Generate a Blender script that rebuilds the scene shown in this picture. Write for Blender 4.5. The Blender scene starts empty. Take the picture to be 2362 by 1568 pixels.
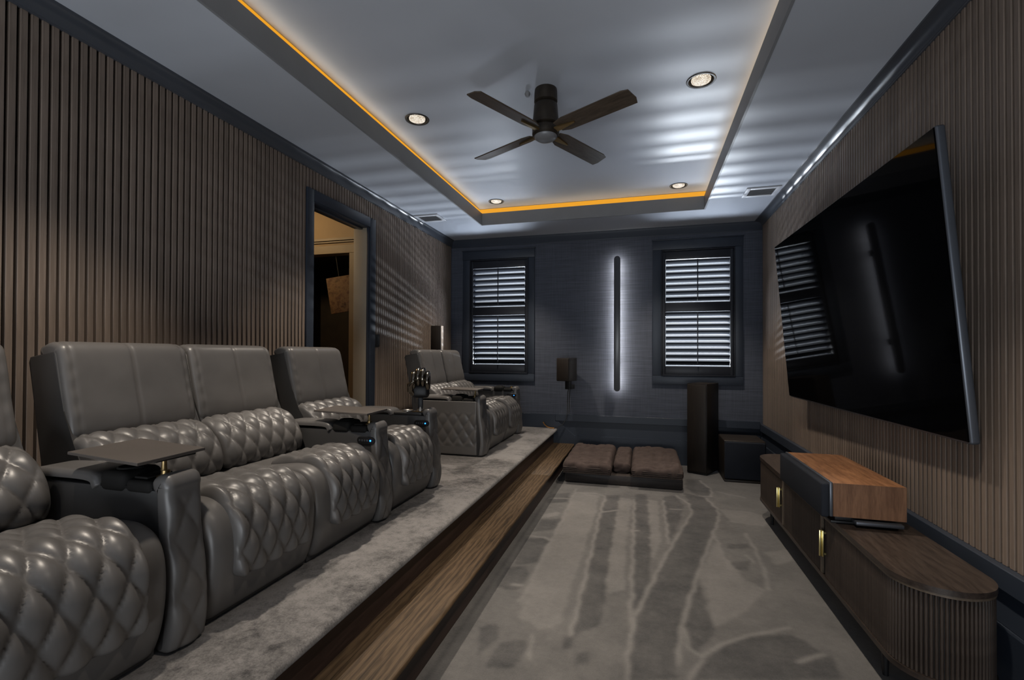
import bpy, bmesh, math, random
import numpy as np
from mathutils import Matrix, Vector

random.seed(4)
S = bpy.context.scene
COL = S.collection
PI = math.pi

# ------------------------------------------------------------ camera
FPX, YAW, PITCH, ROLL = 1091.63, 0.271008792, 0.00980743, 0.003754965
CAM_H = 1.265
def cam_matrix():
    cy, sy = math.cos(YAW), math.sin(YAW)
    A = np.array([[cy, sy, 0], [-sy, cy, 0], [0, 0, 1]])
    cp, sp = math.cos(PITCH), math.sin(PITCH)
    P = np.array([[1, 0, 0], [0, cp, sp], [0, -sp, cp]])
    B = np.array([[1, 0, 0], [0, 0, -1], [0, 1, 0]])
    cr, sr = math.cos(ROLL), math.sin(ROLL)
    Q = np.array([[cr, -sr, 0], [sr, cr, 0], [0, 0, 1]])
    return Q @ B @ P @ A
cm = cam_matrix()
cd = bpy.data.cameras.new('camera')
cam = bpy.data.objects.new('camera', cd); COL.objects.link(cam)
cam.matrix_world = Matrix(((cm[0][0], -cm[1][0], -cm[2][0], 0), (cm[0][1], -cm[1][1], -cm[2][1], 0),
                           (cm[0][2], -cm[1][2], -cm[2][2], CAM_H), (0, 0, 0, 1)))
cd.sensor_width = 36.0; cd.lens = FPX * 36.0 / 2362.0
cd.shift_y = 21.11 / 2362.0
cd.clip_start = 0.02; cd.clip_end = 200
S.camera = cam

# ------------------------------------------------------------ world, lights, exposure
S.view_settings.view_transform = 'Standard'
S.view_settings.look = 'None'
S.view_settings.gamma = 1.0
S.view_settings.use_curve_mapping = False
S.view_settings.exposure = 0.0
SKY = (0.80, 0.88, 1.0); SKY_STRENGTH = 0.42          # flat overcast daylight
CAN_POWER = 150.0; CAN_COLOR = (1.0, 0.88, 0.74)
GROUND_POWER = 650.0                                   # sunlit paving outside the back windows
HALL_POWER = 26.0
W = bpy.data.worlds.new('World'); S.world = W; W.use_nodes = True
bg = W.node_tree.nodes['Background']
bg.inputs[0].default_value = (*SKY, 1); bg.inputs[1].default_value = SKY_STRENGTH

def area_light(name, loc, target, sx, sy, power, color):
    l = bpy.data.lights.new(name, 'AREA'); l.shape = 'RECTANGLE'; l.size = sx; l.size_y = sy
    l.energy = power; l.color = color
    o = bpy.data.objects.new(name, l); COL.objects.link(o)
    o.location = loc
    o.rotation_euler = (Vector(target) - Vector(loc)).to_track_quat('-Z', 'Y').to_euler()
    return o
# low bright strip of sunlit paving beyond the back windows: throws the louvre streaks up onto the ceiling
area_light('paving_light', (-0.5, 10.6, 0.42), (-0.5, 5.8, 2.0), 4.0, 0.11, GROUND_POWER, (0.85, 0.92, 1.0))
# broad sunlit ground right below the windows: lights the soffit and the undersides of the louvres
area_light('ground_light', (-0.55, 7.45, -0.2), (-0.55, 7.45, 3.0), 4.6, 2.4, 1300.0, (0.76, 0.86, 1.0))
# added fill lamp outside the made-up glazed door, brightens the ceiling
area_light('door_fill_light', (-0.6, -2.55, 0.15), (-0.6, 0.9, 2.9), 3.6, 1.3, 190.0, (0.90, 0.95, 1.0))

# ------------------------------------------------------------ materials
def _nt(name):
    m = bpy.data.materials.new(name); m.use_nodes = True
    nt = m.node_tree; b = nt.nodes['Principled BSDF']
    return m, nt, b
def N(nt, t, **kw):
    n = nt.nodes.new(t)
    for k, v in kw.items(): setattr(n, k, v)
    return n
def ramp(nt, fac, stops):
    top = max(p for p, c in stops)
    if top > 1.0:                       # the ramp reads 0..1 only
        q = N(nt, 'ShaderNodeMath', operation='MULTIPLY'); q.inputs[1].default_value = 0.5
        nt.links.new(fac, q.inputs[0]); fac = q.outputs[0]; stops = [(p * 0.5, c) for p, c in stops]
    r = N(nt, 'ShaderNodeValToRGB')
    el = r.color_ramp.elements
    while len(el) < len(stops): el.new(0.5)
    for e, (p, c) in zip(el, stops):
        e.position = p; e.color = (*c, 1)
    nt.links.new(fac, r.inputs[0]); return r.outputs[0]
def coords(nt, scale=(1, 1, 1), kind='Object'):
    tc = N(nt, 'ShaderNodeTexCoord'); mp = N(nt, 'ShaderNodeMapping')
    mp.inputs['Scale'].default_value = scale
    nt.links.new(tc.outputs[kind], mp.inputs[0]); return mp.outputs[0]
def bump(nt, b, h, strength, dist):
    bp = N(nt, 'ShaderNodeBump'); bp.inputs['Strength'].default_value = strength; bp.inputs['Distance'].default_value = dist
    nt.links.new(h, bp.inputs['Height']); nt.links.new(bp.outputs[0], b.inputs['Normal'])
def noise(nt, vec, scale, detail=3, rough=0.5):
    n = N(nt, 'ShaderNodeTexNoise'); n.inputs['Scale'].default_value = scale
    n.inputs['Detail'].default_value = detail; n.inputs['Roughness'].default_value = rough
    nt.links.new(vec, n.inputs['Vector']); return n.outputs['Fac']
def plain(name, col, rough=0.5, metal=0.0, spec=0.5, var=0.12, nscale=6.0, bscale=0, bstr=0.2, bdist=0.002, coat=0):
    m, nt, b = _nt(name)
    v = coords(nt)
    c0 = tuple(max(0, x * (1 - var)) for x in col); c1 = tuple(min(1, x * (1 + var)) for x in col)
    nt.links.new(ramp(nt, noise(nt, v, nscale), [(0.3, c0), (0.7, c1)]), b.inputs['Base Color'])
    b.inputs['Roughness'].default_value = rough; b.inputs['Metallic'].default_value = metal
    b.inputs['Specular IOR Level'].default_value = spec
    if coat: b.inputs['Coat Weight'].default_value = coat; b.inputs['Coat Roughness'].default_value = 0.15
    if bscale: bump(nt, b, noise(nt, v, bscale, 4), bstr, bdist)
    return m
def wood(name, c0, c1, stretch, scale=9.0, rough=0.45, bstr=0.15, rand=0.0, spec=0.4):
    m, nt, b = _nt(name)
    v = coords(nt, stretch)
    n1 = noise(nt, v, scale, 6, 0.62)
    vf = coords(nt, tuple(q * 5 for q in stretch)); n2 = noise(nt, vf, scale, 4, 0.6)
    mx = N(nt, 'ShaderNodeMath', operation='MULTIPLY_ADD'); mx.inputs[1].default_value = 0.45
    nt.links.new(n2, mx.inputs[0]); nt.links.new(n1, mx.inputs[2])
    colr = ramp(nt, mx.outputs[0], [(0.52, c0), (0.92, c1)])
    if rand:
        oi = N(nt, 'ShaderNodeObjectInfo'); hsv = N(nt, 'ShaderNodeHueSaturation')
        mr = N(nt, 'ShaderNodeMapRange'); mr.inputs['To Min'].default_value = 1 - rand; mr.inputs['To Max'].default_value = 1 + rand
        nt.links.new(oi.outputs['Random'], mr.inputs[0]); nt.links.new(mr.outputs[0], hsv.inputs['Value'])
        nt.links.new(colr, hsv.inputs['Color']); colr = hsv.outputs[0]
    nt.links.new(colr, b.inputs['Base Color'])
    b.inputs['Roughness'].default_value = rough; b.inputs['Specular IOR Level'].default_value = spec
    bump(nt, b, n1, bstr, 0.001)
    return m
def emit(name, col, strength):
    m, nt, b = _nt(name)
    b.inputs['Base Color'].default_value = (0.02, 0.02, 0.02, 1)
    b.inputs['Emission Color'].default_value = (*col, 1); b.inputs['Emission Strength'].default_value = strength
    return m

M = {}
M['slat'] = wood('slat_wood', (0.128, 0.098, 0.078), (0.200, 0.156, 0.126), (14, 14, 0.5), 6, 0.55, 0.1, 0.13)
M['felt'] = plain('black_felt', (0.006, 0.006, 0.006), 0.95, bscale=300, spec=0.1)
M['navy'] = plain('navy_trim_paint', (0.026, 0.033, 0.047), 0.42, spec=0.28, var=0.06, nscale=3)
M['shutter'] = plain('navy_shutter_paint', (0.016, 0.018, 0.024), 0.36, spec=0.22, var=0.05, nscale=3)
M['crown'] = plain('crown_paint', (0.050, 0.055, 0.066), 0.28, spec=0.5, var=0.05, nscale=3)
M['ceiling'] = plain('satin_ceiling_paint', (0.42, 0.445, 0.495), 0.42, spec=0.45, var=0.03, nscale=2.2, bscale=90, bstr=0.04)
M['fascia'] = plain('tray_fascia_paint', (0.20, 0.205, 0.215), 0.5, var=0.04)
M['white'] = plain('vent_white', (0.50, 0.51, 0.54), 0.45, var=0.03)
M['ventdark'] = plain('vent_inner_grey', (0.34, 0.35, 0.37), 0.6, var=0.03)  # plain grey for the vent backing and vanes
M['leather'] = plain('grey_leather', (0.096, 0.091, 0.088), 0.38, spec=0.5, var=0.10, nscale=7, bscale=420, bstr=0.12, bdist=0.0006)
M['leather_dark'] = plain('shaded_leather', (0.040, 0.039, 0.039), 0.45, spec=0.45, var=0.10, nscale=7, bscale=420, bstr=0.12, bdist=0.0006)  # darker copy of the grey leather, shade of the sides in its colour
M['black'] = plain('black_plastic', (0.008, 0.008, 0.009), 0.45, spec=0.4)
M['blackfab'] = plain('black_rubber', (0.010, 0.0095, 0.009), 0.8, spec=0.25, bscale=500, bstr=0.3)
M['gloss'] = plain('black_screen_glass', (0.0015, 0.0015, 0.0018), 0.045, spec=0.05, var=0.0)
M['bezel'] = plain('gunmetal_bezel', (0.10, 0.11, 0.13), 0.38, metal=0.6, var=0.05)
M['chrome'] = plain('dark_chrome', (0.20, 0.18, 0.15), 0.16, metal=1.0, var=0.25, nscale=18)
M['steel'] = plain('brushed_steel', (0.45, 0.42, 0.38), 0.3, metal=1.0)
M['brass'] = plain('brass', (0.85, 0.73, 0.34), 0.28, metal=1.0, var=0.06)
M['bronze'] = plain('bronze', (0.30, 0.215, 0.10), 0.35, metal=0.9, var=0.15)
M['fanblack'] = plain('oil_rubbed_bronze', (0.022, 0.017, 0.012), 0.42, metal=0.3, var=0.3, nscale=25)
M['fanblade'] = wood('fan_blade_wood', (0.030, 0.022, 0.016), (0.085, 0.064, 0.046), (1.2, 10, 10), 5, 0.35, 0.1)
M['fancap'] = plain('grey_cap', (0.16, 0.165, 0.175), 0.4)
M['cab'] = wood('dark_walnut', (0.017, 0.012, 0.010), (0.048, 0.035, 0.028), (8, 1.0, 8), 6, 0.38, 0.08)
M['cabrib'] = wood('dark_walnut_rib', (0.022, 0.016, 0.013), (0.058, 0.044, 0.036), (10, 10, 1.0), 6, 0.34, 0.08, 0.12)
M['cabedge'] = wood('walnut_edge', (0.075, 0.056, 0.040), (0.13, 0.098, 0.07), (6, 1, 6), 6, 0.4, 0.05)
M['walnut'] = wood('warm_walnut', (0.115, 0.050, 0.022), (0.285, 0.135, 0.062), (9, 1.0, 9), 4.5, 0.42, 0.05)
M['walnut_end'] = wood('warm_walnut_end', (0.105, 0.050, 0.026), (0.21, 0.11, 0.060), (9, 9, 1.0), 4.5, 0.42, 0.05)
M['grille'] = plain('speaker_grille', (0.016, 0.019, 0.026), 0.85, spec=0.2, bscale=700, bstr=0.3)
M['spk'] = wood('black_ash', (0.007, 0.006, 0.005), (0.016, 0.012, 0.010), (10, 10, 1), 6, 0.42, 0.1)
M['spkbrown'] = wood('brown_speaker', (0.010, 0.007, 0.005), (0.020, 0.014, 0.010), (10, 10, 1), 6, 0.5, 0.1)
M['spkedgelit'] = plain('lit_edge_baffle', (0.62, 0.58, 0.56), 0.5)  # window light on the speaker's front edge, put into the colour
M['oak'] = wood('oak_tread', (0.050, 0.030, 0.014), (0.165, 0.108, 0.058), (9, 0.45, 9), 4.2, 0.40, 0.2)
def oakmat():
    m, nt, b = _nt('oak_tread')
    v = coords(nt, (1, 0.16, 1)); vf = coords(nt, (70, 1.6, 70))
    wv = N(nt, 'ShaderNodeTexWave', wave_type='BANDS', bands_direction='X'); wv.inputs['Scale'].default_value = 11
    wv.inputs['Distortion'].default_value = 7.5; wv.inputs['Detail'].default_value = 3; wv.inputs['Detail Scale'].default_value = 2.2; wv.inputs['Detail Roughness'].default_value = 0.6
    nt.links.new(v, wv.inputs['Vector'])
    fine = noise(nt, vf, 3.0, 5, 0.7); big = noise(nt, v, 6.0, 3)
    a = N(nt, 'ShaderNodeMath', operation='MULTIPLY_ADD'); a.inputs[1].default_value = 0.26
    nt.links.new(wv.outputs['Fac'], a.inputs[0]); nt.links.new(fine, a.inputs[2])
    a2 = N(nt, 'ShaderNodeMath', operation='MULTIPLY_ADD'); a2.inputs[1].default_value = 0.4
    nt.links.new(big, a2.inputs[0]); nt.links.new(a.outputs[0], a2.inputs[2])
    nt.links.new(ramp(nt, a2.outputs[0], [(0.52, (0.016, 0.010, 0.005)), (0.76, (0.050, 0.031, 0.016)), (1.06, (0.092, 0.059, 0.032))]), b.inputs['Base Color'])
    b.inputs['Roughness'].default_value = 0.6; b.inputs['Specular IOR Level'].default_value = 0.25
    bump(nt, b, a2.outputs[0], 0.25, 0.002)
    return m
M['oak'] = oakmat()
M['riser'] = wood('mahogany_riser', (0.012, 0.0065, 0.0055), (0.036, 0.021, 0.017), (8, 0.8, 8), 4, 0.42, 0.1)
M['tray'] = plain('tray_carbon', (0.080, 0.069, 0.062), 0.42, spec=0.4, var=0.08, bscale=350, bstr=0.2)
M['cord'] = plain('brown_corduroy', (0.062, 0.046, 0.041), 0.9, spec=0.15, var=0.22, nscale=18, bscale=260, bstr=0.35, bdist=0.002)
M['cordside'] = plain('brown_corduroy_side', (0.045, 0.036, 0.033), 0.9, spec=0.15, var=0.2, nscale=30, bscale=260, bstr=0.35, bdist=0.002)
M['darkwood'] = wood('bed_base_wood', (0.015, 0.011, 0.010), (0.040, 0.031, 0.027), (1, 9, 9), 5, 0.5, 0.1)
M['beige'] = plain('beige_wall', (0.27, 0.19, 0.105), 0.6, var=0.05)
M['taupe'] = plain('taupe_trim', (0.20, 0.155, 0.105), 0.5, var=0.05)
M['hallfloor'] = plain('hall_floor', (0.10, 0.07, 0.045), 0.5)
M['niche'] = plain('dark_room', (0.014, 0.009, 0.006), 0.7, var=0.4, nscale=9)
M['amber'] = emit('amber_led', (1.0, 0.42, 0.012), 0.82)
M['covefill'] = emit('cove_fill_led', (1.0, 0.92, 0.76), 9.0)  # for the added hidden strip in the cove
M['barled'] = emit('bar_led', (1.0, 0.95, 0.88), 26.0)
M['blueled'] = emit('blue_led', (0.02, 0.22, 1.0), 5.0)
M['wire'] = plain('black_cable', (0.012, 0.012, 0.012), 0.5)
M['copper'] = plain('copper_wire', (0.75, 0.38, 0.12), 0.3, metal=1.0)

def carpet(name, lo, hi, scale=5.0, use_attr=False, fine=150.0):
    m, nt, b = _nt(name)
    v = coords(nt)
    n1 = noise(nt, v, scale, 5, 0.6); n2 = noise(nt, v, fine, 3, 0.75); n3 = noise(nt, v, scale * 7, 4, 0.65)
    a = N(nt, 'ShaderNodeMath', operation='MULTIPLY_ADD'); a.inputs[1].default_value = 0.55
    nt.links.new(n3, a.inputs[0]); nt.links.new(n1, a.inputs[2])
    a2 = N(nt, 'ShaderNodeMath', operation='MULTIPLY_ADD'); a2.inputs[1].default_value = 0.55
    nt.links.new(n2, a2.inputs[0]); nt.links.new(a.outputs[0], a2.inputs[2])
    if use_attr:
        at = N(nt, 'ShaderNodeAttribute'); at.attribute_name = 'tone'
        a3 = N(nt, 'ShaderNodeMath', operation='MULTIPLY_ADD'); a3.inputs[1].default_value = 0.80
        nt.links.new(a2.outputs[0], a3.inputs[0]); nt.links.new(at.outputs['Fac'], a3.inputs[2])
        fac = a3.outputs[0]
        colr = ramp(nt, fac, [(0.72, lo), (1.72, hi)])
    else:
        colr = ramp(nt, a2.outputs[0], [(0.80, lo), (1.16, hi)])
    nt.links.new(colr, b.inputs['Base Color'])
    b.inputs['Roughness'].default_value = 0.95; b.inputs['Specular IOR Level'].default_value = 0.1
    b.inputs['Sheen Weight'].default_value = 0.15
    bump(nt, b, a2.outputs[0], 0.6, 0.006)
    return m
M['carpet'] = carpet('platform_carpet', (0.040, 0.038, 0.038), (0.185, 0.176, 0.172), 3.6)
M['rug'] = carpet('patterned_carpet', (0.036, 0.036, 0.037), (0.150, 0.143, 0.138), 4.5, True)

def wallpaper():
    m, nt, b = _nt('grasscloth_wallpaper')
    v = coords(nt, (3, 3, 160)); v2 = coords(nt, (240, 240, 3))
    n1 = noise(nt, v, 1.0, 4, 0.6); n2 = noise(nt, v2, 1.0, 2)
    a = N(nt, 'ShaderNodeMath', operation='MULTIPLY_ADD'); a.inputs[1].default_value = 0.5
    nt.links.new(n2, a.inputs[0]); nt.links.new(n1, a.inputs[2])
    nt.links.new(ramp(nt, a.outputs[0], [(0.55, (0.030, 0.036, 0.052)), (0.95, (0.068, 0.078, 0.106))]), b.inputs['Base Color'])
    b.inputs['Roughness'].default_value = 0.7
    bump(nt, b, a.outputs[0], 0.4, 0.0015)
    return m
M['wallpaper'] = wallpaper()
def glassmat():
    m, nt, b = _nt('window_glass')
    nt.nodes.remove(b); out = nt.nodes['Material Output']
    t = N(nt, 'ShaderNodeBsdfTransparent'); g = N(nt, 'ShaderNodeBsdfGlossy'); g.inputs['Roughness'].default_value = 0.02
    mx = N(nt, 'ShaderNodeMixShader'); mx.inputs[0].default_value = 0.06
    nt.links.new(t.outputs[0], mx.inputs[1]); nt.links.new(g.outputs[0], mx.inputs[2]); nt.links.new(mx.outputs[0], out.inputs[0])
    return m
M['glass'] = glassmat()
def lensmat():
    m, nt, b = _nt('honeycomb_lens')
    v = coords(nt)
    vo = N(nt, 'ShaderNodeTexVoronoi', feature='DISTANCE_TO_EDGE'); vo.inputs['Scale'].default_value = 110
    nt.links.new(v, vo.inputs['Vector'])
    nt.links.new(ramp(nt, vo.outputs['Distance'], [(0.05, (0.30, 0.24, 0.17)), (0.30, (1.0, 0.92, 0.80))]), b.inputs['Emission Color'])
    b.inputs['Emission Strength'].default_value = 1.25
    b.inputs['Base Color'].default_value = (0.3, 0.28, 0.25, 1)
    return m
M['lens'] = lensmat()
def canvasmat():
    m, nt, b = _nt('abstract_canvas')
    v = coords(nt)
    nt.links.new(ramp(nt, noise(nt, v, 9, 5, 0.7), [(0.35, (0.05, 0.022, 0.014)), (0.5, (0.20, 0.12, 0.06)), (0.62, (0.09, 0.04, 0.025)), (0.75, (0.26, 0.17, 0.09))]), b.inputs['Base Color'])
    b.inputs['Roughness'].default_value = 0.7
    return m
M['canvas'] = canvasmat()
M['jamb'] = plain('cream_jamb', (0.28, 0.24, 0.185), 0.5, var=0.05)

# ------------------------------------------------------------ helpers
def link(name, me, parent=None, loc=None):
    o = bpy.data.objects.new(name, me); COL.objects.link(o)
    if parent is not None: o.parent = parent
    if loc is not None: o.location = loc
    return o
def thing(name, label, cat, loc=(0, 0, 0), rz=0.0, group=None):
    o = bpy.data.objects.new(name, None); COL.objects.link(o)
    o.empty_display_size = 0.1
    o.location = loc; o.rotation_euler = (0, 0, rz)
    tag(o, label, cat, group); return o
def tag(o, label, cat, group=None):
    o['label'] = label; o['category'] = cat
    if group: o['group'] = group
    return o
def struct(o, label=None):
    o['kind'] = 'structure'
    if label: o['label'] = label
    return o
class B:
    """collects shapes into one mesh"""
    def __init__(s): s.bm = bmesh.new()
    def box(s, x0, x1, y0, y1, z0, z1, bev=0.0, seg=2):
        r = bmesh.ops.create_cube(s.bm, size=1.0)
        vs = r['verts']
        for v in vs:
            v.co = Vector(((x0 + x1) / 2 + v.co.x * (x1 - x0), (y0 + y1) / 2 + v.co.y * (y1 - y0), (z0 + z1) / 2 + v.co.z * (z1 - z0)))
        if bev:
            es = list({e for v in vs for e in v.link_edges})
            bmesh.ops.bevel(s.bm, geom=es, offset=bev, segments=seg, profile=0.5, affect='EDGES')
        return s
    def prism(s, pts, axis, a0, a1, bev=0.0, seg=2):
        """polygon pts in the two other axes (order x,y,z without axis), extruded along axis"""
        def P(p, a):
            if axis == 0: return (a, p[0], p[1])
            if axis == 1: return (p[0], a, p[1])
            return (p[0], p[1], a)
        lo = [s.bm.verts.new(P(p, a0)) for p in pts]; hi = [s.bm.verts.new(P(p, a1)) for p in pts]
        n = len(pts); fs = [s.bm.faces.new(lo), s.bm.faces.new(hi[::-1])]
        for i in range(n): fs.append(s.bm.faces.new((lo[i], hi[i], hi[(i + 1) % n], lo[(i + 1) % n])))
        if bev:
            es = list({e for f in fs[:2] for e in f.edges})
            bmesh.ops.bevel(s.bm, geom=es, offset=bev, segments=seg, profile=0.5, affect='EDGES')
        return s
    def lathe(s, prof, c=(0, 0, 0), n=24):
        """prof: list of (r, z)"""
        rings = []
        for r, z in prof:
            if r < 1e-6: rings.append([s.bm.verts.new((c[0], c[1], c[2] + z))])
            else: rings.append([s.bm.verts.new((c[0] + r * math.cos(2 * PI * i / n), c[1] + r * math.sin(2 * PI * i / n), c[2] + z)) for i in range(n)])
        for a, b in zip(rings, rings[1:]):
            for i in range(n):
                j = (i + 1) % n
                if len(a) == 1 and len(b) == 1: continue
                if len(a) == 1: s.bm.faces.new((a[0], b[i], b[j]))
                elif len(b) == 1: s.bm.faces.new((a[i], a[j], b[0]))
                else: s.bm.faces.new((a[i], a[j], b[j], b[i]))
        return s
    def tube(s, pts, r, n=8):
        pts = [Vector(p) for p in pts]; rr = r if isinstance(r, (list, tuple)) else [r] * len(pts)
        rings = []; up = Vector((0.13, 0.31, 0.94))
        for i, p in enumerate(pts):
            t = (pts[min(i + 1, len(pts) - 1)] - pts[max(i - 1, 0)]).normalized()
            u = t.cross(up)
            if u.length < 0.05: u = t.cross(Vector((1, 0, 0)))
            u.normalize(); w = t.cross(u); up = u.cross(t)
            rings.append([s.bm.verts.new(p + (u * math.cos(2 * PI * k / n) + w * math.sin(2 * PI * k / n)) * rr[i]) for k in range(n)])
        for a, b in zip(rings, rings[1:]):
            for k in range(n): s.bm.faces.new((a[k], a[(k + 1) % n], b[(k + 1) % n], b[k]))
        s.bm.faces.new(rings[0][::-1]); s.bm.faces.new(rings[-1])
        return s
    def done(s, name, mat, parent=None, smooth=None, loc=None):
        bmesh.ops.recalc_face_normals(s.bm, faces=s.bm.faces)
        me = bpy.data.meshes.new(name); s.bm.to_mesh(me); s.bm.free()
        me.materials.append(M[mat])
        if smooth is not None: smooth_by_angle(me, smooth)
        return link(name, me, parent, loc)
def smooth_by_angle(me, ang):
    bm = bmesh.new(); bm.from_mesh(me); a = math.radians(ang)
    for f in bm.faces: f.smooth = True
    for e in bm.edges:
        if len(e.link_faces) == 2 and e.calc_face_angle(0) > a: e.smooth = False
    bm.to_mesh(me); bm.free()
def arc(cx, cy, r, a0, a1, n):
    return [(cx + r * math.cos(math.radians(a0 + (a1 - a0) * i / n)), cy + r * math.sin(math.radians(a0 + (a1 - a0) * i / n))) for i in range(n + 1)]
def spline(pts, step):
    """dense Catmull-Rom resample of 2-D points"""
    p = np.array(pts, float); p = np.vstack([2 * p[0] - p[1], p, 2 * p[-1] - p[-2]])
    out = []
    for i in range(1, len(p) - 2):
        t = np.linspace(0, 1, 24, endpoint=False)[:, None]
        a, b, c, d = p[i - 1], p[i], p[i + 1], p[i + 2]
        out.append(0.5 * (2 * b + (c - a) * t + (2 * a - 5 * b + 4 * c - d) * t ** 2 + (-a + 3 * b - 3 * c + d) * t ** 3))
    out.append(p[-2][None]); q = np.vstack(out)
    s = np.r_[0, np.cumsum(np.hypot(*np.diff(q, axis=0).T))]
    n = max(4, int(s[-1] / step) + 1); u = np.linspace(0, s[-1], n)
    return np.c_[np.interp(u, s, q[:, 0]), np.interp(u, s, q[:, 1])], u
def pad(name, mat, parent, prof, y0, y1, step=0.008, edge_r=0.02, edge_w=0.03, depth=0.03, quilt=None, ends=(0, 0),
        corner=(0, 0), seam=None, offset=0.0, to3d=None, extra=None, loc=None):
    """upholstered panel: profile (x,z) swept across y; rounded borders; optional diamond quilting (ps, py, height, s0, s1) and sewn seam lines"""
    P, s = spline(prof, step); L = s[-1]
    T = np.gradient(P, axis=0); T /= np.hypot(T[:, 0], T[:, 1])[:, None] + 1e-9
    Nn = np.c_[-T[:, 1], T[:, 0]]
    P = P + Nn * offset
    ny = max(6, int((y1 - y0) / step)); t = np.linspace(-1, 1, ny + 1)
    t = np.sign(t) * (1 - (1 - np.abs(t)) ** 1.15)
    hw = np.full(len(s), (y1 - y0) / 2)
    for side, rc in enumerate(corner):
        if rc:
            d = s if side == 0 else L - s
            k = np.clip((rc - d) / rc, 0, 1); hw = hw - rc * (1 - np.sqrt(1 - k ** 2))
    Y = hw[:, None] * t[None, :]
    de = hw[:, None] - np.abs(Y)
    f = lambda d, w, r: -r * (1 - np.sqrt(np.clip(1 - (1 - np.clip(d / w, 0, 1)) ** 2, 0, 1)))
    h = f(de, edge_w, edge_r)
    if ends[0]: h = h + f(np.broadcast_to(s[:, None], h.shape), ends[0], edge_r)
    if ends[1]: h = h + f(np.broadcast_to((L - s)[:, None], h.shape), ends[1], edge_r)
    if quilt:
        ps, py, hq, s0, s1 = quilt
        a = s[:, None] / ps + Y / py; b = s[:, None] / ps - Y / py
        q = (np.abs(np.sin(PI * a)) * np.abs(np.sin(PI * b))) ** 0.45
        m = np.clip((s - s0) / 0.03, 0, 1) * np.clip((s1 - s) / 0.03, 0, 1)
        h = h + hq * (q * m[:, None] + 0.55 * (1 - m[:, None])) * np.clip(de / (edge_w * 0.9), 0.0, 1)
    for ys in (seam or []):
        h = h - 0.006 * np.exp(-((Y - ys) / 0.006) ** 2)
    if extra is not None: h = h + extra(s[:, None], Y, L)
    X = P[:, 0][:, None] + Nn[:, 0][:, None] * h; Z = P[:, 1][:, None] + Nn[:, 1][:, None] * h
    yc = (y0 + y1) / 2
    V = np.stack([X, Y + yc, Z], -1); n, m_ = V.shape[:2]
    verts = V.reshape(-1, 3)
    idx = np.arange(n * m_).reshape(n, m_)
    F = np.stack([idx[:-1, :-1], idx[1:, :-1], idx[1:, 1:], idx[:-1, 1:]], -1).reshape(-1, 4)
    ring = np.r_[idx[0, :], idx[1:, -1], idx[-1, -2::-1], idx[-2:0:-1, 0]]
    rs = ring // m_
    low = verts[ring].copy(); low[:, 0] -= Nn[rs, 0] * depth; low[:, 2] -= Nn[rs, 1] * depth
    k = np.arange(len(ring)); base = n * m_
    F2 = np.stack([ring, np.roll(ring, -1), base + np.roll(k, -1), base + k], -1)
    verts = np.vstack([verts, low]); faces = np.vstack([F, F2])
    if to3d is not None: verts = to3d(verts)
    me = bpy.data.meshes.new(name)
    me.from_pydata(verts.tolist(), [], faces.tolist()); me.update()
    me.polygons.foreach_set('use_smooth', [True] * len(me.polygons))
    me.materials.append(M[mat])
    return link(name, me, parent, loc)
def copy_tree(o, parent=None):
    c = o.copy(); COL.objects.link(c)
    if parent is not None: c.parent = parent
    for ch in o.children: copy_tree(ch, c)
    return c

# ------------------------------------------------------------ room dimensions
XL, XR, YB, ZC, ZT = -2.43, 1.265, 5.77, 2.745, 2.943
YF = -1.6                      # the room runs on behind the camera and is closed by an added glazed door there
ZP, ZS = 0.357, 0.178          # seating platform and step
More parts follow.
